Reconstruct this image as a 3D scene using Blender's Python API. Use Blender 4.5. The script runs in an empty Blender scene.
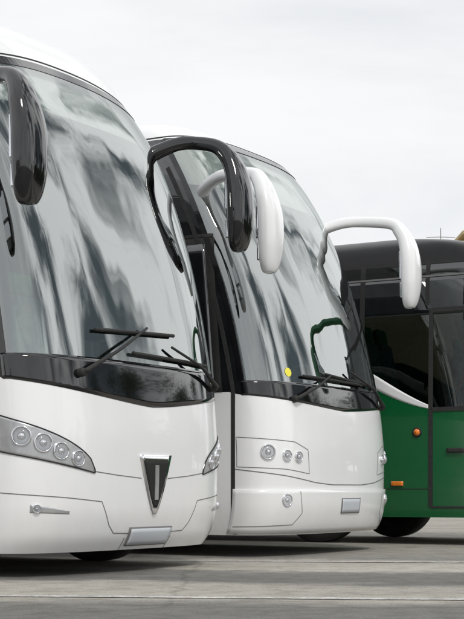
import bpy, math, random
import numpy as np
from mathutils import Vector, Matrix
random.seed(7)
sc=bpy.context.scene
sc.view_settings.view_transform='Standard'
sc.view_settings.look='None'
sc.view_settings.exposure=0

# ------------------------------------------------------------ materials
def newmat(name):
    m=bpy.data.materials.new(name); m.use_nodes=True
    nt=m.node_tree
    return m,nt,nt.nodes['Principled BSDF']
def N(nt,t,**k):
    n=nt.nodes.new(t)
    for a,b in k.items(): setattr(n,a,b)
    return n
def simple(name,col,rough=.4,metal=0,coat=0,var=.0,scale=6,bump=0,bscale=40,spec=.5,ior=1.5):
    m,nt,b=newmat(name)
    b.inputs['Roughness'].default_value=rough
    b.inputs['Metallic'].default_value=metal
    b.inputs['Coat Weight'].default_value=coat
    b.inputs['Coat Roughness'].default_value=.03
    b.inputs['Specular IOR Level'].default_value=spec
    b.inputs['IOR'].default_value=ior
    tc=N(nt,'ShaderNodeTexCoord')
    no=N(nt,'ShaderNodeTexNoise'); no.inputs['Scale'].default_value=scale; no.inputs['Detail'].default_value=5
    nt.links.new(tc.outputs['Object'],no.inputs['Vector'])
    r=N(nt,'ShaderNodeValToRGB')
    r.color_ramp.elements[0].position=.3; r.color_ramp.elements[1].position=.7
    r.color_ramp.elements[0].color=(*[c*(1-var) for c in col],1)
    r.color_ramp.elements[1].color=(*[min(1,c*(1+var)) for c in col],1)
    nt.links.new(no.outputs['Fac'],r.inputs['Fac'])
    nt.links.new(r.outputs['Color'],b.inputs['Base Color'])
    if bump:
        n2=N(nt,'ShaderNodeTexNoise'); n2.inputs['Scale'].default_value=bscale; n2.inputs['Detail'].default_value=4
        nt.links.new(tc.outputs['Object'],n2.inputs['Vector'])
        bp=N(nt,'ShaderNodeBump'); bp.inputs['Strength'].default_value=bump; bp.inputs['Distance'].default_value=.02
        nt.links.new(n2.outputs['Fac'],bp.inputs['Height']); nt.links.new(bp.outputs['Normal'],b.inputs['Normal'])
    return m
def paint(name,col,dirtcol=(.35,.31,.26),dirt=.5):
    m,nt,b=newmat(name)
    b.inputs['Roughness'].default_value=.22
    b.inputs['Coat Weight'].default_value=.7; b.inputs['Coat Roughness'].default_value=.02; b.inputs['Coat IOR'].default_value=1.5
    tc=N(nt,'ShaderNodeTexCoord'); sep=N(nt,'ShaderNodeSeparateXYZ')
    nt.links.new(tc.outputs['Object'],sep.inputs[0])
    mr=N(nt,'ShaderNodeMapRange'); mr.inputs['From Min'].default_value=.85; mr.inputs['From Max'].default_value=.12
    nt.links.new(sep.outputs['Z'],mr.inputs['Value'])
    mp=N(nt,'ShaderNodeMapping'); mp.inputs['Scale'].default_value=(3,3,.8)
    nt.links.new(tc.outputs['Object'],mp.inputs['Vector'])
    no=N(nt,'ShaderNodeTexNoise'); no.inputs['Scale'].default_value=3; no.inputs['Detail'].default_value=9; no.inputs['Roughness'].default_value=.7
    nt.links.new(mp.outputs[0],no.inputs['Vector'])
    m1=N(nt,'ShaderNodeMath',operation='MULTIPLY'); nt.links.new(mr.outputs[0],m1.inputs[0]); nt.links.new(no.outputs['Fac'],m1.inputs[1])
    m2=N(nt,'ShaderNodeMath',operation='MULTIPLY'); m2.inputs[1].default_value=dirt; nt.links.new(m1.outputs[0],m2.inputs[0])
    n2=N(nt,'ShaderNodeTexNoise'); n2.inputs['Scale'].default_value=1.3; n2.inputs['Detail'].default_value=6
    nt.links.new(tc.outputs['Object'],n2.inputs['Vector'])
    m3=N(nt,'ShaderNodeMath',operation='MULTIPLY_ADD'); m3.inputs[1].default_value=.03; nt.links.new(n2.outputs['Fac'],m3.inputs[0]); nt.links.new(m2.outputs[0],m3.inputs[2])
    mx=N(nt,'ShaderNodeMix',data_type='RGBA'); mx.inputs['A'].default_value=(*col,1); mx.inputs['B'].default_value=(*dirtcol,1)
    nt.links.new(m3.outputs[0],mx.inputs['Factor']); nt.links.new(mx.outputs['Result'],b.inputs['Base Color'])
    n3=N(nt,'ShaderNodeTexNoise'); n3.inputs['Scale'].default_value=2.2; n3.inputs['Detail'].default_value=2
    nt.links.new(tc.outputs['Object'],n3.inputs['Vector'])
    bp=N(nt,'ShaderNodeBump'); bp.inputs['Strength'].default_value=.10; bp.inputs['Distance'].default_value=.03
    nt.links.new(n3.outputs['Fac'],bp.inputs['Height']); nt.links.new(bp.outputs['Normal'],b.inputs['Normal']); nt.links.new(bp.outputs['Normal'],b.inputs['Coat Normal'])
    return m
def glass(name,tint,base,gcol=(.93,.97,.96),bump=.16):
    m=bpy.data.materials.new(name); m.use_nodes=True; nt=m.node_tree; nt.nodes.clear()
    out=N(nt,'ShaderNodeOutputMaterial'); mix=N(nt,'ShaderNodeMixShader')
    tr=N(nt,'ShaderNodeBsdfTransparent'); tr.inputs[0].default_value=(*tint,1)
    gl=N(nt,'ShaderNodeBsdfGlossy'); gl.inputs['Roughness'].default_value=.01; gl.inputs['Color'].default_value=(*gcol,1)
    fr=N(nt,'ShaderNodeFresnel'); fr.inputs['IOR'].default_value=1.6
    ma=N(nt,'ShaderNodeMath',operation='MULTIPLY_ADD'); ma.inputs[1].default_value=1-base; ma.inputs[2].default_value=base
    tc=N(nt,'ShaderNodeTexCoord'); mp=N(nt,'ShaderNodeMapping'); mp.inputs['Scale'].default_value=(2.0,2.0,.5)
    no=N(nt,'ShaderNodeTexNoise'); no.inputs['Scale'].default_value=1.3; no.inputs['Detail'].default_value=1.5
    bp=N(nt,'ShaderNodeBump'); bp.inputs['Strength'].default_value=bump; bp.inputs['Distance'].default_value=.05
    L=nt.links.new
    L(tc.outputs['Object'],mp.inputs[0]); L(mp.outputs[0],no.inputs['Vector']); L(no.outputs['Fac'],bp.inputs['Height'])
    L(bp.outputs[0],gl.inputs['Normal'])
    L(fr.outputs[0],ma.inputs[0]); L(ma.outputs[0],mix.inputs[0]); L(tr.outputs[0],mix.inputs[1]); L(gl.outputs[0],mix.inputs[2]); L(mix.outputs[0],out.inputs[0])
    return m
M={}
M['white']=paint('white_paint',(.87,.88,.89),dirt=.30)
M['green']=paint('green_paint',(.004,.11,.032),(.10,.11,.08),dirt=.3)
M['blackgloss']=simple('black_gloss',(.006,.006,.007),.06,0,.6,.2,spec=.6)
M['blackroof']=simple('black_roof_paint',(.008,.008,.009),.25,0,0,.2,spec=.35)
M['blackglass']=simple('black_side_glass',(.010,.012,.013),.02,0,0,.3,spec=.5,ior=2.1)
M['rubber']=simple('rubber',(.022,.022,.022),.75,0,0,.25,30,.2,60)
M['gap']=simple('panel_gap',(.02,.02,.02),.8)
M['graygap']=simple('light_panel_gap',(.16,.16,.16),.8)
M['dark']=simple('under_dark',(.015,.015,.015),.9,var=.2)
M['silver']=simple('silver_trim',(.50,.51,.52),.25,.6,.2,.1,20)
M['chrome']=simple('chrome',(.8,.8,.82),.08,1,0,.03)
M['alu']=simple('wheel_rim',(.35,.35,.36),.4,.7,0,.2)
M['plate']=simple('plate',(.56,.59,.63),.4,0,0,.03,3)
M['dash']=simple('dashboard',(.075,.075,.078),.7,0,0,.2,8,.3,80)
M['seat']=simple('seat_fabric',(.08,.17,.16),.9,0,0,.5,14)
M['reflection_curtain']=simple('reflection_green',(.015,.24,.085),.8,0,0,.5,10)  # green interior colour standing in for reflections in the windscreen
M['headliner']=simple('headliner',(.45,.45,.43),.9,0,0,.1)
M['orange']=simple('orange_lens',(.85,.22,.02),.15,0,.5,.1,30)
M['yellow']=simple('yellow_sticker',(.9,.82,.08),.5)
M['mirror']=simple('mirror_glass',(.7,.72,.75),.02,1)
M['ws']=glass('windshield_glass',(.82,.89,.86),.27)
M['dg']=glass('tinted_side_glass',(.15,.17,.17),.09,bump=.08)
m,nt,b=newmat('lamp_lens'); b.inputs['Base Color'].default_value=(.9,.92,.95,1); b.inputs['Roughness'].default_value=.03; b.inputs['Transmission Weight'].default_value=.85; b.inputs['IOR'].default_value=1.3; M['lens']=m

# ------------------------------------------------------------ mesh helpers
def mk(name,verts,faces,mat,parent=None,smooth=True):
    me=bpy.data.meshes.new(name); me.from_pydata([tuple(map(float,v)) for v in verts],[],faces); me.update()
    if smooth:
        for p in me.polygons: p.use_smooth=True
    me.materials.append(mat)
    o=bpy.data.objects.new(name,me); sc.collection.objects.link(o)
    if parent: o.parent=parent
    return o
def gridfaces(nu,nv,off=0,wrap=False):
    f=[]
    W=nu
    for j in range(nv-1):
        for i in range(nu-1 if not wrap else nu):
            a=off+j*W+i; b_=off+j*W+(i+1)%W
            f.append((a,b_,b_+W,a+W))
    return f
def lathe(name,prof,center,axis,mat,parent,n=28):
    ax=Vector(axis).normalized(); t=Vector((0,0,1)) if abs(ax.z)<.9 else Vector((1,0,0))
    u=ax.cross(t).normalized(); v=ax.cross(u)
    V=[]
    for r,h in prof:
        for i in range(n):
            a=2*math.pi*i/n
            V.append(Vector(center)+ax*h+u*(r*math.cos(a))+v*(r*math.sin(a)))
    return mk(name,V,gridfaces(n,len(prof),wrap=True),mat,parent)
def catmull(P,k=8):
    P=[np.array(p,float) for p in P]
    Q=[2*P[0]-P[1]]+P+[2*P[-1]-P[-2]]; out=[]
    for i in range(1,len(Q)-2):
        for j in range(k):
            t=j/k; a,b_,c,d=Q[i-1],Q[i],Q[i+1],Q[i+2]
            out.append(.5*((2*b_)+(-a+c)*t+(2*a-5*b_+4*c-d)*t*t+(-a+3*b_-3*c+d)*t**3))
    out.append(P[-1]); return out
def sweep(name,pts,mat,parent,A0=(0,1,0),k=8,n=16,power=1.0):
    C=catmull(pts,k); V=[]
    for i,c in enumerate(C):
        p=Vector(c[:3]); q=Vector(C[min(i+1,len(C)-1)][:3])-Vector(C[max(i-1,0)][:3])
        T=q.normalized(); A=Vector(A0); A=(A-T*A.dot(T)).normalized(); B=T.cross(A)
        for j in range(n):
            a=2*math.pi*j/n; ca,sa=math.cos(a),math.sin(a)
            ca=math.copysign(abs(ca)**power,ca); sa=math.copysign(abs(sa)**power,sa)
            V.append(p+A*(max(c[3],.001)*ca)+B*(max(c[4],.001)*sa))
    F=gridfaces(n,len(C),wrap=True)
    F.append(tuple(range(n-1,-1,-1))); F.append(tuple(range(len(V)-n,len(V))))
    return mk(name,V,F,mat,parent)
def tube(name,pts,r,mat,parent,k=4):
    d=Vector(pts[-1][:3])-Vector(pts[0][:3])
    A=(0,1,0) if abs(d.normalized().y)<.8 else (1,0,0)
    return sweep(name,[(*p,r,r) for p in pts],mat,parent,A,k,8)
def box(name,c,sz,mat,parent,bev=.02,rot=None):
    x,y,z=[s/2 for s in sz]
    V=[(a,b_,d) for a in(-x,x) for b_ in(-y,y) for d in(-z,z)]
    F=[(0,1,3,2),(4,6,7,5),(0,4,5,1),(2,3,7,6),(0,2,6,4),(1,5,7,3)]
    o=mk(name,V,F,mat,parent,False); o.location=c
    if rot: o.rotation_euler=rot
    if bev:
        m=o.modifiers.new('b','BEVEL'); m.width=bev; m.segments=3
    return o
def pchip(xs,ys):
    xs=np.array(xs,float); ys=np.array(ys,float); h=np.diff(xs); d=np.diff(ys)/h
    m=np.zeros(len(xs)); m[0]=d[0]; m[-1]=d[-1]
    for i in range(1,len(xs)-1):
        m[i]=0 if d[i-1]*d[i]<=0 else 2*d[i-1]*d[i]/(d[i-1]+d[i])
    def f(x):
        x=min(max(x,xs[0]),xs[-1]); i=min(int(np.searchsorted(xs,x,side='right'))-1,len(xs)-2); i=max(i,0)
        t=(x-xs[i])/h[i]
        return (2*t**3-3*t*t+1)*ys[i]+(t**3-2*t*t+t)*h[i]*m[i]+(-2*t**3+3*t*t)*ys[i+1]+(t**3-t*t)*h[i]*m[i+1]
    return f

LOW=[(.10,.10,-.20,1.20),(.17,.17,-.13,1.235),(.3,.30,-.05,1.262),(.5,.5,-.01,1.275),(.9,.9,0,1.275),(1.3,1.3,-.025,1.275),(1.8,1.8,-.10,1.272),(2.4,2.4,-.23,1.265)]
TABS={
 1:LOW+[(3.0,3.0,-.42,1.255),(3.4,3.42,-.60,1.23),(3.65,3.68,-.75,1.18),(3.8,3.84,-.86,1.13),(3.95,4.03,-.99,1.07),(4.1,4.21,-1.21,.97),(4.3,4.31,-1.80,.65)],
 2:[(a,b,c*1.2 if a>1.2 else c,d) for a,b,c,d in LOW]+[(3.0,3.0,-.50,1.258),(3.4,3.42,-.70,1.24),(3.65,3.68,-.85,1.215),(3.8,3.84,-.96,1.18),(3.95,4.00,-1.10,1.12),(4.1,4.14,-1.36,.99),(4.3,4.23,-2.1,.65)],
 3:LOW+[(3.0,3.0,-.42,1.25),(3.4,3.4,-.60,1.225),(3.65,3.62,-.78,1.17),(3.8,3.735,-.97,1.11),(3.95,3.82,-1.28,1.0),(4.1,3.88,-1.75,.85),(4.3,3.91,-2.4,.6)]}
W0=1.275; XE=-3.3; LEN=12.2
class Bus:
    def __init__(s,parent,tab,kz=1,a=.5,n=3.0,hs=.17):
        s.e=parent; s.hs=hs; s.a=a; T=TABS[tab]
        h=[t[0] for t in T]
        s.fz=pchip(h,[t[1]*kz for t in T]); s.fx=pchip(h,[t[2] for t in T]); s.fw=pchip(h,[t[3] for t in T])
        th=np.linspace(0,math.pi/2,4000)
        y=W0*np.sin(th)**(2/n); bb=a-a*np.cos(th)**(2/n); bb[-1]=a; y[-1]=W0
        y=np.append(y,W0); bb=np.append(bb,a+14)
        s.S=np.concatenate([[0],np.cumsum(np.hypot(np.diff(y),np.diff(bb)))]); s.Y=y; s.B=bb
    def sy(s,y): return math.copysign(float(np.interp(abs(y),s.Y[:-1],s.S[:-1])),y)
    def sb(s,b): return float(np.interp(b,s.B,s.S))
    def sx(s,x,h): return s.sb(s.fx(h)-x)
    def P(s,q,h,off=0):
        b=float(np.interp(abs(q),s.S,s.B)); y=float(np.interp(abs(q),s.S,s.Y))*s.fw(h)/W0
        p=Vector((s.fx(h)-b,math.copysign(y,q),s.fz(h)))
        if off: p+=s.Nn(q,h)*off
        return p
    def Nn(s,q,h):
        e=.012
        dq=s.P(q+e,h)-s.P(q-e,h); h0=max(h-e,.1); h1=min(h+e,4.3); dh=s.P(q,h1)-s.P(q,h0)
        n=dq.cross(dh); n.normalize(); return n
    def patch(s,name,fn,nu,nv,mat,off=0.0,skirt=True,base=-.004):
        V=[]
        us=list(np.linspace(0,1,nu)); vs=list(np.linspace(0,1,nv))
        if skirt and off: us=[0]+us+[1]; vs=[0]+vs+[1]
        for j,v in enumerate(vs):
            for i,u in enumerate(us):
                q,h=fn(u,v); edge=skirt and off and (i in(0,len(us)-1) or j in(0,len(vs)-1))
                V.append(s.P(q,h,base if edge else off))
        return mk(name,V,gridfaces(len(us),len(vs)),mat,s.e)
    def strip(s,name,pts,w,mat,off=.002,step=.03,closed=False):
        Q=[]
        if closed: pts=pts+[pts[0]]
        for (a,b),(c,d) in zip(pts[:-1],pts[1:]):
            k=max(1,int(math.hypot(c-a,d-b)/step))
            for i in range(k): Q.append((a+(c-a)*i/k,b+(d-b)*i/k))
        Q.append(pts[-1])
        P=[s.P(*q) for q in Q]; V=[]
        for i,p in enumerate(P):
            T=(P[min(i+1,len(P)-1)]-P[max(i-1,0)]).normalized(); n=s.Nn(*Q[i]); sd=n.cross(T).normalized()
            V+= [p+sd*w/2-n*.002,p+sd*w/2+n*off,p-sd*w/2+n*off,p-sd*w/2-n*.002]
        return mk(name,V,gridfaces(4,len(P)),mat,s.e,False)
    def lamp(s,name,q,h,r,mat_in=None,off=.012):
        c=s.P(q,h,off); n=s.Nn(q,h)
        lathe(name+'_bezel',[(r*1.2,-.02),(r*1.2,.0),(r*1.14,.006),(r*1.02,.006),(r*.98,0)],c,n,M['chrome'],s.e)
        lathe(name+'_bowl',[(r*.98,0),(r*.9,-.01),(r*.6,-.03),(0.001,-.04)],c,n,M['alu'],s.e)
        lathe(name+'_hub',[(r*.5,-.02),(r*.46,-.004),(r*.3,.006),(.001,.01)],c,n,mat_in or M['chrome'],s.e,20)
        lathe(name+'_lens',[(r*.97,.001),(r*.8,.010),(r*.45,.017),(.001,.02)],c,n,M['lens'],s.e)

def build_bus(name,loc,theta,cfg):
    e=bpy.data.objects.new(name,None); sc.collection.objects.link(e)
    e.location=(loc[0],loc[1],0); e.rotation_euler=(0,0,theta-math.pi/2)
    B=Bus(e,cfg['tab'],cfg.get('kz',1),hs=cfg['hs'])
    body=M[cfg['body']]; hs=cfg['hs']; HT=4.3
    zb=cfg['belt_front']; zg=cfg['glass_low']; zt=cfg['zt']; sbx=cfg['belt_side']
    sA=B.sb(.36)
    sg_mat=M[cfg.get('sideglass','blackglass')]
    def se(h): return B.sx(XE,h)
    def belt(q,h=1.5):
        if abs(q)<=sA: return zb(q)
        x=B.fx(h)-float(np.interp(abs(q),B.S,B.B)); k=min(1,max(0,(abs(q)-sA)/.15)); k=k*k*(3-2*k)
        return zb(sA)*(1-k)+sbx(x)*k
    def f(u,v):
        q=(2*u-1)*se(1.3); h=hs+(belt(q)-hs)*v; q=(2*u-1)*se(h); return q,h
    B.patch('lower_body',f,181,40,body,0)
    def f(u,v):
        q=(2*u-1)*sA; a=zb(q)-.004; return q,a+(zg-a)*v
    B.patch('windshield_cowl',f,101,8,M['blackgloss'],.003)
    def f(u,v):
        h0=zg; h1=zt((2*u-1)*sA); return (2*u-1)*sA,h0+(h1-h0)*v
    B.patch('windshield',f,121,70,M['ws'],0)
    B.strip('windshield_frame',[(-sA+.02,zg),( -sA+.02,zt(sA))],.05,M['blackgloss'],.004)
    B.strip('windshield_frame_2',[(sA-.02,zg),( sA-.02,zt(sA))],.05,M['blackgloss'],.004)
    top=[(q,zt(q)-.03) for q in np.linspace(-sA,sA,60)]
    B.strip('windshield_header',top,.08,M['blackgloss'],.004)
    for sg in(-1,1):
        def f(u,v):
            h=1.5
            q=sA+(se(1.5)-sA)*u; h0=belt(q); h1=zt(sA); h=h0+(h1-h0)*v; q=sA+(se(h)-sA)*u
            return sg*q,h
        o=B.patch('side_glass',f,60,40,sg_mat,0)
        if sg<0: o.data.flip_normals()
    def f(u,v):
        q=(2*u-1)*se(3.5)
        h0=zt(max(-sA,min(sA,q))); h=h0+(HT-h0)*v; return (2*u-1)*se(h),h
    rf=body if not cfg.get('darkroof') else M[cfg['darkroof']]
    B.patch('roof',f,161,40,rf,0)
    cap=[B.P(q,HT) for q in np.linspace(-se(HT),se(HT),81)]
    mk('roof_cap',cap,[tuple(range(81))],rf,e,False)
    B.strip('roof_seam',[(q,zt(max(-sA,min(sA,q)))+.02) for q in np.linspace(-se(3.5),se(3.5),80)],.014,M['gap'],.003)
    hl=list(np.linspace(hs,HT,60))
    for sg in(-1,1):
        for nm,ha,hb,mt in(('side_lower',hs,sbx(XE),body),('side_windows',sbx(XE),zt(sA),sg_mat),('side_upper',zt(sA),HT,rf)):
            V=[];hh=np.linspace(ha,hb,20)
            for h in hh:
                for x in(XE+.001,-LEN): V.append((x,sg*B.fw(h),B.fz(h)))
            mk(nm,V,gridfaces(2,20),mt,e)
        for x in(-4.6,-6.1,-7.6,-9.1,-10.6):
            V=[(x-.04,sg*(B.fw(h)+.004),B.fz(h)) for h in np.linspace(sbx(XE),zt(sA),12)]+[(x+.04,sg*(B.fw(h)+.004),B.fz(h)) for h in np.linspace(sbx(XE),zt(sA),12)]
            mk('window_seam',V,[(i,i+1,i+13,i+12) for i in range(11)],M['gap'],e,False)
    w=B.fw(HT)
    mk('roof_rear',[(XE,-w,B.fz(HT)),(XE,w,B.fz(HT)),(-LEN,w,B.fz(HT)),(-LEN,-w,B.fz(HT))],[(0,1,2,3)],rf,e,False)
    R=[(-LEN,-B.fw(h),B.fz(h)) for h in hl]+[(-LEN,B.fw(h),B.fz(h)) for h in reversed(hl)]
    mk('rear_panel',R,[tuple(range(len(R)))],body,e,False)
    zf=B.fz(hs)+.07
    ol=[B.P(q,hs) for q in np.linspace(-se(hs),se(hs),60)]
    ol=[Vector((p.x-.05,p.y*.97,zf)) for p in ol]+[Vector((-LEN+.1,1.2,zf)),Vector((-LEN+.1,-1.2,zf))]
    mk('underbody',ol,[tuple(range(len(ol)))],M['dark'],e,False)
    zc=B.fz(zg)
    V=[]
    for q in np.linspace(-B.sb(.5),B.sb(.5),40):
        p=B.P(q,zg-.03,-.03); V+=[p,Vector((p.x-.25,p.y*.98,p.z+.03)),Vector((min(p.x-.6,-.9),p.y*.97,p.z-.02)),Vector((-1.3,p.y*.97,p.z-.3))]
    mk('dashboard',V,gridfaces(4,40),M['dash'],e)
    box('instrument_binnacle',(-.72,.62,zc+.10),(.35,.62,.22),M['dash'],e,.07)
    box('ticket_machine',(-.75,.1,zc+.10),(.18,.22,.24),M['dash'],e,.03)
    box('floor',(-5,0,1.0),(8.5,2.4,.05),M['dash'],e,0)
    def f(u,v):
        h=3.45+(4.1-3.45)*v; return (2*u-1)*se(h)*.98,h
    B.patch('headliner',f,60,12,M['headliner'],-.05,False)
    box('ceiling',(-4.6,0,B.fz(3.75)),(6.6,2.1,.03),M['headliner'],e,0)
    box('bulkhead',(-9.5,0,2.4),(.05,2.4,2.7),M['dash'],e,0)
    for r,x in enumerate((-1.75,-2.9,-3.75,-4.6,-5.5,-6.4)):
        for y in((.62,) if r==0 else(-.8,-.35,.35,.8)):
            box('seat_back',(x,y,2.05 if r else 1.85),(.14,.42,.85),M['seat'],e,.06,(0,-.2,0))
            box('seat_base',(x+.28,y,1.65 if r else 1.45),(.45,.42,.16),M['seat'],e,.05)
            box('headrest',(x-.1,y,2.56 if r else 2.36),(.10,.28,.2),M['reflection_curtain'],e,.04,(0,-.2,0))
    cx=Vector((-1.0,.62,zc+.16)); ax=Vector((-.55,0,.83)).normalized(); u=ax.cross(Vector((0,1,0))).normalized(); v=ax.cross(u)
    ring=[cx+u*.23*math.cos(t)+v*.23*math.sin(t) for t in np.linspace(0,2*math.pi,25)]
    V=[];n=8
    for i in range(24):
        d=(ring[i]-cx).normalized()
        for j in range(n):
            a=2*math.pi*j/n; V.append(ring[i]+d*.016*math.cos(a)+ax*.016*math.sin(a))
    F=[(i*n+j,i*n+(j+1)%n,((i+1)%24)*n+(j+1)%n,((i+1)%24)*n+j) for i in range(24) for j in range(n)]
    mk('steering_wheel',V,F,M['dash'],e)
    box('wheel_hub',cx,(.1,.12,.05),M['dash'],e,.02)
    box('wheel_spoke',cx,(.05,.44,.02),M['dash'],e,.005)
    for sg in(-1,1):
        V=[]
        for j in range(14):
            h=zg+.15+(3.3-zg-.15)*j/13
            for i in range(12):
                q=B.sb(.42)+.25*i/11+.0; p=B.P(sg*q,h,-.07-.02*math.sin(i*2.2)); V.append(p)
        mk('reflection_curtain',V,gridfaces(12,14),M['reflection_curtain'],e)  # added curtain, imitates the green reflections in the windscreen
    def wheel(x,sg,r=.51):
        c=Vector((x,sg*1.08,r)); ax=(0,sg,0)
        lathe('tyre',[(.30,-.15),(.44,-.16),(.49,-.14),(.508,-.10),(.51,0),(.508,.10),(.49,.14),(.44,.16),(.36,.155),(.30,.14)],c,ax,M['rubber'],e,48)
        lathe('rim',[(.31,.14),(.295,.15),(.28,.10),(.25,.04),(.16,.02),(.13,.07),(.11,.12),(.001,.125)],c,ax,M['alu'],e,40)
        for g in(-.09,-.03,.03,.09):
            lathe('tread_groove',[(.5115,g-.006),(.5118,g),(.5115,g+.006)],c,ax,M['dark'],e,48)
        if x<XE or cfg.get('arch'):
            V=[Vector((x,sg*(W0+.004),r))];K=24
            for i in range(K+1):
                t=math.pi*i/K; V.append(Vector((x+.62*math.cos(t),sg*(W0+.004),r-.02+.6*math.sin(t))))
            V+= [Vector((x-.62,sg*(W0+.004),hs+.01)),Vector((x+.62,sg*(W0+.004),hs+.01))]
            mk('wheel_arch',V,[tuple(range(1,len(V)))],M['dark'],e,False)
    for x in(-cfg['overhang'],-8.2,-9.5):
        for sg in(-1,1): wheel(x,sg)
    mm=M[cfg['mirror']]
    for sg in(-1,1):
        z1=cfg['mz']+(cfg.get('mdz',0) if sg<0 else 0); x0=B.fx(3.5)-.18; dx=cfg.get('mdx',0) if sg>0 else 0; dy=cfg.get('mdy',0) if sg>0 else 0
        yy=1.45+dy
        pts=[(x0-.04,sg*1.08,z1-.09,.075,.06),(x0+.07,sg*1.18,z1-.01,.062,.055),(x0+.24+dx*.4,sg*(1.27+dy*.4),z1+.045,.052,.055),(x0+.42+dx*.8,sg*(1.35+dy),z1+.05,.055,.055),
             (-.21+dx,sg*(yy-.05),z1+.01,.066,.06),(-.11+dx,sg*(yy-.02),z1-.08,.088,.07),(-.045+dx,sg*yy,z1-.21,.118,.08),(-.01+dx,sg*yy,z1-.36,.138,.088),(dx,sg*yy,z1-.50,.145,.09),(dx,sg*yy,z1-.65,.142,.086),(-.01+dx,sg*yy,z1-.79,.12,.072),(-.02+dx,sg*yy,z1-.87,.08,.05),(-.02+dx,sg*yy,z1-.89,.03,.02)]
        sweep('mirror_arm_and_housing',pts,mm,e,k=8,n=28,power=.8)
        box('mirror_face',(-.085+dx,sg*yy,z1-.44),(.03,.20,.30),M['mirror'],e,.012)
        box('mirror_face_wide',(-.080+dx,sg*yy,z1-.70),(.03,.18,.16),M['mirror'],e,.012)
    return B,e

def wiper(B,piv,tip,bl0,bl1):
    p=B.P(*piv,.01); lathe('wiper_pivot',[(.032,-.03),(.032,.03),(.022,.045),(.001,.05)],p,B.Nn(*piv),M['rubber'],B.e,16)
    mid=((piv[0]+tip[0])/2,(piv[1]+tip[1])/2)
    a=[B.P(*piv,.05),B.P(*mid,.075),B.P(*tip,.045)]
    sweep('wiper_arm',[(*a[0],.02,.02),(*((a[0]*.6+a[1]*.4)),.019,.016),(*a[1],.013,.012),(*a[2],.010,.010)],M['rubber'],B.e,(1,0,0),5,8)
    K=9
    pts=[B.P(bl0[0]+(bl1[0]-bl0[0])*i/K,bl0[1]+(bl1[1]-bl0[1])*i/K,.026) for i in range(K+1)]
    tube('wiper_blade',pts,.014,M['rubber'],B.e)

# ------------------------------------------------------------ bus 1
def V1(q): return 1.235+.15*min(1,abs(q)/1.35)**1.3
c1=dict(tab=1,hs=.17,body='white',belt_front=V1,glass_low=1.56,zt=lambda q:3.83-.16*(abs(q)/1.5)**2.2,belt_side=lambda x:1.45,overhang=1.35,mirror='blackgloss',mz=3.50,mdz=-.10,mdx=-.13,mdy=-.02)
th=math.radians(58)
B,e1=build_bus('coach_bus',(-.578,10.8),th,c1)
for sg in(-1,1):
    s0=B.sy(.70); s1=B.sb(.50)
    def f(u,v):
        q=s0+(s1-s0)*u; hb=.735+.16*u; ht=.755+.40*(u**.55); hh=hb+(ht-hb)*v
        return sg*q,hh
    B.patch('headlight_housing',f,40,14,M['silver'],.006)
    ed=[f(u,0) for u in np.linspace(0,1,20)]+[f(1,v) for v in(.5,1)]+[f(u,1) for u in np.linspace(1,0,20)]
    B.strip('headlight_seam',ed,.008,M['gap'],.008,closed=True)
    for k,(b_,h,r) in enumerate(((.86,.835,.050),(1.0,.885,.054),(1.12,.94,.058),(1.225,.985,.060))):
        B.lamp('headlight',sg*B.sy(b_),h,r)
    def f(u,v):
        q=B.sy(.92)+.30*u; return sg*q,.445+.012*u+.055*v*(.4+.6*u)
    B.patch('fog_recess',f,14,6,M['silver'],.003)
    B.lamp('fog_lamp',sg*(B.sy(1.15)),.485,.026)
    B.strip('bumper_gap',[(sg*B.sy(.70),.745),(sg*.45,.72),(sg*.17,.70)],.006,M['graygap'])
    B.strip('bumper_gap',[(sg*B.sb(.5),.60),(sg*B.sy(.95),.56),(sg*.62,.53),(sg*.52,.36),(sg*.45,.30),(0,.285)],.006,M['graygap'])
    B.strip('panel_gap',[(sg*B.sb(.5),.9),(sg*B.sb(.5),.18)],.006,M['graygap'])
    B.strip('flap_gap',[(sg*.30,.26),(sg*.30,.17)],.006,M['graygap'])
def shield(sc_,off,nm,mt):
    def f(u,v):
        hw=(.185*(v**.8)+.018)*sc_; c=.655
        return (2*u-1)*hw,c+((v-.5)*.44)*sc_+.012*(1-sc_)
    B.patch(nm,f,10,14,mt,off)
shield(1.0,.014,'emblem_frame',M['chrome']); shield(.80,.019,'emblem_field',M['dark'])
B.strip('emblem_bar',[(0,.54),(0,.80)],.045,M['silver'],.025)
def f(u,v): return .0-.27+.54*u,.207+.131*v
B.patch('plate_frame',f,14,5,M['graygap'],.016)
def f(u,v): return .0-.26+.52*u,.215+.115*v
B.patch('number_plate',f,14,5,M['plate'],.02)
wiper(B,(-B.sy(.80),1.44),(-.02,1.82),(-.62,1.76),(.36,1.80))
wiper(B,(B.sy(.98),1.44),(.28,1.70),(-.22,1.62),(.85,1.60))
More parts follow.
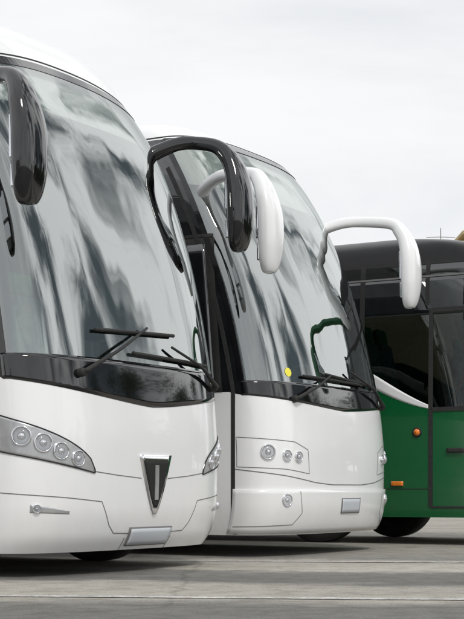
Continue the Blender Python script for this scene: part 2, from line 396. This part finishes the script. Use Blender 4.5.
# ------------------------------------------------------------ bus 2
def V2(q): return 1.37+.10*min(1,abs(q)/1.35)**1.3
c2=dict(tab=2,hs=.20,body='white',belt_front=V2,glass_low=1.60,zt=lambda q:3.93-.06*(abs(q)/1.5)**2,belt_side=lambda x:1.50,overhang=2.75,mirror='white',mz=3.40,arch=True)
B,e2=build_bus('coach_bus',(1.11,13.85),th,c2)
dx=-.50
for sg in(-1,):
    B.strip('door_edge',[(sg*B.sx(dx,h),h) for h in np.linspace(.21,1.5,20)],.04,M['rubber'],.006)
    B.strip('door_edge_upper',[(sg*(B.sx(dx-.0,1.5)),h) for h in np.linspace(1.5,3.6,20)],.04,M['rubber'],.006)
    B.strip('door_rear_edge',[(sg*B.sx(-1.55,h),h) for h in np.linspace(.21,3.0,20)],.03,M['rubber'],.006)
    B.strip('door_top',[(sg*B.sx(x,2.95),2.95) for x in np.linspace(-.75,-1.55,12)],.03,M['rubber'],.006)
    def f(u,v):
        h=1.50+1.43*v; a=B.sx(-.62-.12*v,h); b_=B.sx(-1.53,h); return -(a+(b_-a)*u),h
    B.patch('door_frame',f,16,16,M['dark'],.004)
    def f(u,v):
        h=1.56+1.31*v; a=B.sx(-.70-.12*v,h); b_=B.sx(-1.48,h); return -(a+(b_-a)*u),h
    B.patch('door_glass',f,16,16,M['blackglass'],.010)
    tube('grab_rail',[B.P(-B.sx(-.85,1.7),1.7,.03),B.P(-B.sx(-1.0,2.2),2.2,.035),B.P(-B.sx(-.95,2.6),2.6,.03)],.012,M['silver'],B.e)
for sg in(-1,1):
    for y,h,r in((1.17,.955,.060),(1.0,.925,.044),(.86,.915,.042)):
        B.lamp('headlight',sg*B.sy(y),h,r)
    pts=[(B.sb(.46),.82),(B.sb(.46),1.09),(B.sy(.9),1.05),(B.sy(.72),.98),(B.sy(.70),.76),(B.sy(1.0),.80)]
    B.strip('headlight_panel_gap',[(sg*a,b_) for a,b_ in pts],.006,M['graygap'],closed=True)
    B.lamp('fog_lamp',sg*B.sy(1.0),.52,.05,off=.022)
    B.strip('bumper_gap',[(sg*B.sb(.48),.80),(sg*B.sy(1.0),.74),(sg*.6,.68),(sg*.3,.66),(0,.66)],.008,M['graygap'])
def f(u,v):
    se_=B.sb(.49); q=(2*u-1)*se_; return q,.22+.40*v
B.patch('bumper_moulding',f,80,10,M['white'],.018)
for sg in(-1,1):
    B.strip('fog_panel',[(sg*B.sy(.84),.60),(sg*B.sy(.80),.40),(sg*B.sy(.9),.30),(sg*B.sb(.45),.28)],.006,M['graygap'],.0195)
def f(u,v): return -.13+.38*u,.392+.141*v
B.patch('plate_frame',f,14,5,M['graygap'],.026)
def f(u,v): return -.12+.36*u,.40+.125*v
B.patch('number_plate',f,14,5,M['plate'],.030)
wiper(B,(-B.sy(.86),1.44),(-.25,1.68),(-.70,1.66),(.45,1.64))
wiper(B,(B.sy(.98),1.45),(.20,1.75),(-.3,1.70),(.8,1.63))
lathe('window_sticker',[(.042,0),(.001,.0005)],B.P(-.88,1.69,.003),B.Nn(-.88,1.69),M['yellow'],B.e,20)
# ------------------------------------------------------------ bus 3
def side3(x):
    t=min(1,max(0,(x+2.9)/1.55)); t=t*.6+.4*t*t*(3-2*t); return (2.27*(1-t)+1.5*t)/.9
c3=dict(tab=3,kz=.9,hs=.34,body='green',belt_front=lambda q:1.5,glass_low=1.8,zt=lambda q:3.55-.1*(abs(q)/1.5)**2,belt_side=side3,overhang=2.9,mirror='green',mz=3.1,darkroof='blackroof',sideglass='dg')
B,e3=build_bus('coach_bus',(4.1,16.3),math.radians(60),c3)
S=lambda x,h:-B.sx(x,h)
k9=1/.9
D0,D1=-1.46,-.55
def f(u,v):
    x=-3.2+(D0-.02+3.2)*u; w=.04+.13*math.sin(math.pi*u)**1.0; h=side3(x)-w+w*1.1*v; return S(x,h),h
B.patch('white_stripe',f,50,5,M['white'],.003)
for nm,pa,pb in(('door_front',(D0,.42*k9),(D0,2.62*k9)),('door_rear',(D1,.42*k9),(D1,2.5*k9))):
    B.strip(nm,[(S(pa[0],h),h) for h in np.linspace(pa[1],pb[1],24)],.05,M['rubber'],.008)
B.strip('door_top',[(S(x,2.60*k9),2.60*k9) for x in np.linspace(D0,D1,12)],.05,M['rubber'],.008)
B.strip('door_bottom',[(S(x,.42*k9),.42*k9) for x in np.linspace(D0,D1,12)],.02,M['rubber'],.008)
B.strip('door_rail',[(S(x,1.5*k9),1.5*k9) for x in np.linspace(D0,D1,12)],.05,M['rubber'],.008)
B.strip('window_seam',[(S(D0-.05,h),h) for h in np.linspace(2.66*k9,3.5,12)],.05,M['gap'],.004)
B.strip('window_pillar',[(S(-2.30,h),h) for h in np.linspace(2.15,3.5,12)],.06,M['gap'],.004)
B.strip('window_rail',[(S(x,2.98*k9),2.98*k9) for x in np.linspace(-3.2,-1.0,30)],.02,M['graygap'],.004)
def f(u,v):
    h=2.55*k9+(.43*k9)*v; a=S(-3.25,h); b_=S(-.9,h); return a+(b_-a)*u,h
B.patch('fascia_band',f,40,8,M['blackglass'],.002)
B.strip('body_rail',[(S(x,.62*k9),.62*k9) for x in np.linspace(-3.2,D0,30)],.008,M['gap'],.003)
B.strip('body_seam',[(S(-2.15,h),h) for h in np.linspace(.35,1.6,12)],.008,M['gap'],.003)
lathe('repeater_lamp',[(.055,-.01),(.055,.012),(.045,.02),(.04,.014),(.001,.02)],B.P(S(-1.62,1.25*k9),1.25*k9),B.Nn(S(-1.62,1.25*k9),1.25*k9),M['rubber'],B.e,24)
lathe('repeater_lens',[(.038,.014),(.03,.028),(.001,.034)],B.P(S(-1.62,1.25*k9),1.25*k9),B.Nn(S(-1.62,1.25*k9),1.25*k9),M['orange'],B.e,24)
def f(u,v): return S(-1.93+.14*u,.7),(.655+.05*v)*k9
B.patch('side_marker',f,6,4,M['orange'],.02)
def f(u,v): return S(-1.25+.20*u,1.0),(1.02+.05*v)*k9
B.patch('door_handle',f,8,4,M['rubber'],.03)
tube('grab_rail',[B.P(S(-1.25,1.75),1.75,-.10),B.P(S(-1.1,2.2),2.2,-.12),B.P(S(-1.2,2.75),2.75,-.10)],.018,M['orange'],B.e)

# ------------------------------------------------------------ ground
m,nt,b=newmat('yard_concrete'); L=nt.links.new
tc=N(nt,'ShaderNodeTexCoord')
def noise(scale,detail=5,rough=.6,sc3=None):
    n=N(nt,'ShaderNodeTexNoise'); n.inputs['Scale'].default_value=scale; n.inputs['Detail'].default_value=detail; n.inputs['Roughness'].default_value=rough
    if sc3:
        mp=N(nt,'ShaderNodeMapping'); mp.inputs['Scale'].default_value=sc3; L(tc.outputs['Object'],mp.inputs[0]); L(mp.outputs[0],n.inputs['Vector'])
    else: L(tc.outputs['Object'],n.inputs['Vector'])
    return n
def ramp(src,stops):
    r=N(nt,'ShaderNodeValToRGB'); cr=r.color_ramp
    while len(cr.elements)<len(stops): cr.elements.new(.5)
    for e_,(p,c_) in zip(cr.elements,stops): e_.position=p; e_.color=(*c_,1)
    L(src,r.inputs[0]); return r
def mul(a,b_,fac=1):
    x=N(nt,'ShaderNodeMix',data_type='RGBA',blend_type='MULTIPLY'); x.inputs['Factor'].default_value=fac; L(a,x.inputs['A']); L(b_,x.inputs['B']); return x.outputs['Result']
sep=N(nt,'ShaderNodeSeparateXYZ'); L(tc.outputs['Object'],sep.inputs[0])
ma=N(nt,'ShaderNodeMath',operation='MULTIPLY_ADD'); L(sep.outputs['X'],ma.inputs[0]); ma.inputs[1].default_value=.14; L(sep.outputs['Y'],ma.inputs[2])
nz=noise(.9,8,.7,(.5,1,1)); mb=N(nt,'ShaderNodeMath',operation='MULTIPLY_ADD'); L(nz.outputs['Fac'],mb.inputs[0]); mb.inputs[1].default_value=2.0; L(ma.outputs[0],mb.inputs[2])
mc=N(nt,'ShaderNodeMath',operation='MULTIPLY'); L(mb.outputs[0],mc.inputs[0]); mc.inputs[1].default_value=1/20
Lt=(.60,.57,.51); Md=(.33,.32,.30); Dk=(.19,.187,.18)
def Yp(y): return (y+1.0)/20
shade_band=ramp(mc.outputs[0],[(Yp(5),Dk),(Yp(7.7),(.27,.265,.25)),(Yp(8.1),Lt),(Yp(9.3),(.50,.475,.43)),(Yp(9.6),(.22,.215,.205)),(Yp(10.8),(.26,.255,.24)),(Yp(11.1),(.62,.59,.53)),(Yp(12.5),Lt),(Yp(12.9),Md),(Yp(15),(.50,.475,.43))])  # surface patches plus shadow bands, both painted into the ground colour
r1=ramp(noise(.6,6,.6,(.5,1.2,1)).outputs['Fac'],[(.35,(.78,.78,.77)),(.65,(1,1,.99))])
r2=ramp(noise(60,6,.8).outputs['Fac'],[(.3,(.45,.45,.45)),(.6,(1,1,1))])
r3=ramp(noise(5,8,.75).outputs['Fac'],[(.38,(.66,.64,.61)),(.55,(1,1,1))])
c=mul(mul(mul(shade_band.outputs[0],r1.outputs[0]),r2.outputs[0]),r3.outputs[0],.8)
vo=N(nt,'ShaderNodeTexVoronoi',feature='DISTANCE_TO_EDGE'); vo.inputs['Scale'].default_value=.3
nn=noise(1.5,4); mxv=N(nt,'ShaderNodeMix',data_type='VECTOR'); mxv.inputs['Factor'].default_value=.25; L(tc.outputs['Object'],mxv.inputs['A']); L(nn.outputs['Color'],mxv.inputs['B']); L(mxv.outputs['Result'],vo.inputs['Vector'])
r4=ramp(vo.outputs['Distance'],[(.0,(.45,.44,.42)),(.006,(1,1,1))]); c=mul(c,r4.outputs[0],.5)
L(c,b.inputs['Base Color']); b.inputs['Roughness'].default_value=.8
bp=N(nt,'ShaderNodeBump'); bp.inputs['Strength'].default_value=.7; bp.inputs['Distance'].default_value=.012; L(noise(45,8,.8).outputs['Fac'],bp.inputs['Height']); L(bp.outputs[0],b.inputs['Normal'])
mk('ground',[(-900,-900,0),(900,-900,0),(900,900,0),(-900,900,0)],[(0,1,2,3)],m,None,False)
m,nt,b=newmat('worn_line_paint'); L=nt.links.new; tc=N(nt,'ShaderNodeTexCoord')
rr=ramp(noise(9,10,.85).outputs['Fac'],[(.44,(.30,.29,.27)),(.60,(.72,.71,.68))]); L(rr.outputs[0],b.inputs['Base Color']); b.inputs['Roughness'].default_value=.7
def line(name,a,b_,w):
    a=Vector((*a,.004)); b_=Vector((*b_,.004)); d=(b_-a).normalized(); n=Vector((-d.y,d.x,0))*w/2
    mk(name,[a-n,b_-n,b_+n,a+n],[(0,1,2,3)],m,None,False)
line('painted_line',(-1.5,8.35),(14,6.7),.13)
line('painted_line',(-.6,12.35),(16,10.9),.15)

# ------------------------------------------------------------ background building
be=bpy.data.objects.new('beige_building',None); sc.collection.objects.link(be); be.location=(18.3,62,0)
bm=simple('beige_render',(.46,.37,.22),.85,0,0,.12,1.2); wd=simple('window_dark',(.03,.035,.04),.1); rail=simple('rail_metal',(.25,.25,.25),.5,.5)
box('main_block',(2,0,5.3),(22,10,10.7),bm,be,.05)
box('cornice',(2,0,10.75),(22.4,10.4,.16),bm,be,.03)
box('lower_wing',(-11.5,0,4.9),(4.8,9,9.8),bm,be,.05)
for i in range(7):
    for j in range(3):
        box('window',(-6.5+i*2.9,-5.02,2.4+j*3.2),(1.3,.12,1.7),wd,be,.01)
        box('sill',(-6.5+i*2.9,-5.1,1.5+j*3.2),(1.6,.25,.1),bm,be,.01)
tube('antenna_mast',[(-9.6,-2,9.8),(-9.6,-2,11),(-9.6,-2,11.5)],.018,rail,be)
tube('antenna_bar',[(-10.2,-2,11.1),(-9.6,-2,11.12),(-9.0,-2,11.1)],.014,rail,be)
def bldg(name,loc,rz,w,d,h,col):
    e=bpy.data.objects.new(name,None); sc.collection.objects.link(e); e.location=loc; e.rotation_euler=(0,0,rz)
    mt=simple(name+'_wall',col,.85,0,0,.12,1)
    box('walls',(0,0,h/2),(w,d,h),mt,e,.05); box('parapet',(0,0,h+.2),(w+.4,d+.4,.4),mt,e,.03)
    for i in range(int(w/3)):
        for j in range(int(h/3.2)):
            for sg in(-1,1): box('window',(-w/2+1.8+i*3,sg*(d/2+.01),1.8+j*3.2),(1.4,.1,1.6),wd,e,.01)
bldg('office_building',(62,30,0),math.radians(70),40,12,7,(.38,.30,.22))
bldg('warehouse',(-50,-30,0),math.radians(40),50,14,7,(.42,.40,.36))
leaf=simple('foliage',(.05,.095,.03),.8,0,0,.5,1.5)
def tree_at(V,F,x,y,h,nleaf,ls=1.0,spread=.33):
    r=h*spread; o=len(V)
    for zz,rr in((0,.28),(h*.6,.12)):
        for a in range(6): V.append((x+rr*math.cos(a*1.047),y+rr*math.sin(a*1.047),zz))
    for a in range(6): F.append((o+a,o+(a+1)%6,o+6+(a+1)%6,o+6+a))
    cl=[(random.gauss(0,.45)*r,random.gauss(0,.45)*r,h*.62+random.gauss(0,.2)*h) for _ in range(12)]
    for c in cl:
        a=Vector((x,y,h*.45)); b_=Vector((x+c[0],y+c[1],c[2])); n=Vector((.06,0,0)); o=len(V)
        V.extend([a-n,a+n,b_+n*.3,b_-n*.3]); F.append((o,o+1,o+2,o+3))
    for i in range(nleaf):
        c=random.choice(cl); p=Vector((x+c[0]+random.gauss(0,.3)*r,y+c[1]+random.gauss(0,.3)*r,max(1.2,c[2]+random.gauss(0,.13)*r*2)))
        d1=Vector((random.gauss(0,1),random.gauss(0,1),random.gauss(0,1))).normalized()*random.uniform(.25,.5)*ls; d2=d1.cross(Vector((random.gauss(0,1),random.gauss(0,1),random.gauss(0,1)))).normalized()*random.uniform(.2,.4)*ls
        o=len(V); V.extend([p-d1,p-d2,p+d1,p+d2]); F.append((o,o+1,o+2,o+3))
V=[];F=[]
for cx_,cy_,dx_,dy_,n_,h0_,h1_ in((50,20,-6,44,14,6,9),(-34,-22,30,-20,12,5,9)):
    for t in range(n_):
        k=random.random(); tree_at(V,F,cx_+dx_*(k-.5)+random.uniform(-2,2),cy_+dy_*(k-.5)+random.uniform(-2,2),random.uniform(h0_,h1_),420)
mk('distant_trees',V,F,leaf,None,False)
for x,y,h in((30,22,9.5),(34,30,12),(27,31,8.5),(36,15,10)):
    V=[];F=[]; tree_at(V,F,x,y,h,5000,.32,.24); mk('reflection_tree',V,F,leaf,None,False)  # unseen trees, added to put green into the windscreen reflections

# ------------------------------------------------------------ world, sun
w=bpy.data.worlds.new('World'); sc.world=w; w.use_nodes=True; nt=w.node_tree; L=nt.links.new
bg=nt.nodes['Background']
sky=N(nt,'ShaderNodeTexSky',sky_type='NISHITA'); sky.sun_disc=False
sd=Vector((.30,-.85,0)).normalized(); el=math.radians(48)
sky.sun_elevation=el; sky.sun_rotation=math.atan2(sd.x,sd.y)
tc=N(nt,'ShaderNodeTexCoord')
def wn(sc3,scale,detail,dist):
    mp=N(nt,'ShaderNodeMapping'); mp.inputs['Scale'].default_value=sc3; L(tc.outputs['Generated'],mp.inputs[0])
    n=N(nt,'ShaderNodeTexNoise'); n.inputs['Scale'].default_value=scale; n.inputs['Detail'].default_value=detail; n.inputs['Distortion'].default_value=dist; n.inputs['Roughness'].default_value=.55
    L(mp.outputs[0],n.inputs['Vector']); return n
def wr(src,p0,c0,p1,c1):
    r=N(nt,'ShaderNodeValToRGB'); r.color_ramp.interpolation='EASE'
    r.color_ramp.elements[0].position=p0; r.color_ramp.elements[1].position=p1
    r.color_ramp.elements[0].color=(*c0,1); r.color_ramp.elements[1].color=(*c1,1); L(src,r.inputs[0]); return r
soft=wr(wn((1,1,3),2.2,6,.4).outputs['Fac'],.35,(.80,.815,.84),.65,(.97,.97,.97))
reflected_clouds=wr(wn((1,1,.5),4.4,5.5,.6).outputs['Fac'],.37,(.15,.18,.195),.58,(1.7,1.7,1.7))  # unseen streaky clouds, added on the side the windscreens reflect
dp=N(nt,'ShaderNodeVectorMath',operation='DOT_PRODUCT'); L(tc.outputs['Generated'],dp.inputs[0]); dp.inputs[1].default_value=(.85,.25,.42)
mr=N(nt,'ShaderNodeMapRange',interpolation_type='SMOOTHSTEP'); mr.inputs['From Min'].default_value=.55; mr.inputs['From Max'].default_value=.85; L(dp.outputs['Value'],mr.inputs['Value'])
mx=N(nt,'ShaderNodeMix',data_type='RGBA'); L(mr.outputs[0],mx.inputs['Factor']); L(soft.outputs[0],mx.inputs['A']); L(reflected_clouds.outputs[0],mx.inputs['B'])
sk=N(nt,'ShaderNodeMix',data_type='RGBA',blend_type='MULTIPLY'); sk.inputs['Factor'].default_value=1; L(sky.outputs[0],sk.inputs['A']); sk.inputs['B'].default_value=(.1,.1,.1,1)
m2=N(nt,'ShaderNodeMix',data_type='RGBA'); m2.inputs['Factor'].default_value=.93; L(sk.outputs['Result'],m2.inputs['A']); L(mx.outputs['Result'],m2.inputs['B'])
L(m2.outputs['Result'],bg.inputs['Color']); bg.inputs['Strength'].default_value=1.04
sl=bpy.data.lights.new('sun','SUN'); sl.energy=1.5; sl.angle=math.radians(10); sl.color=(1,.96,.9)
so=bpy.data.objects.new('sun',sl); sc.collection.objects.link(so)
dirv=-Vector((sd.x*math.cos(el),sd.y*math.cos(el),math.sin(el)))
so.rotation_euler=dirv.to_track_quat('-Z','Y').to_euler()
# ------------------------------------------------------------ camera
cd=bpy.data.cameras.new('camera'); co=bpy.data.objects.new('camera',cd); sc.collection.objects.link(co)
co.location=(0,0,.62); co.rotation_euler=(math.pi/2,0,0)
cd.sensor_width=36; cd.lens=36*1440/619; cd.shift_y=179.5/619; cd.clip_end=3000; cd.clip_start=.1
sc.camera=co
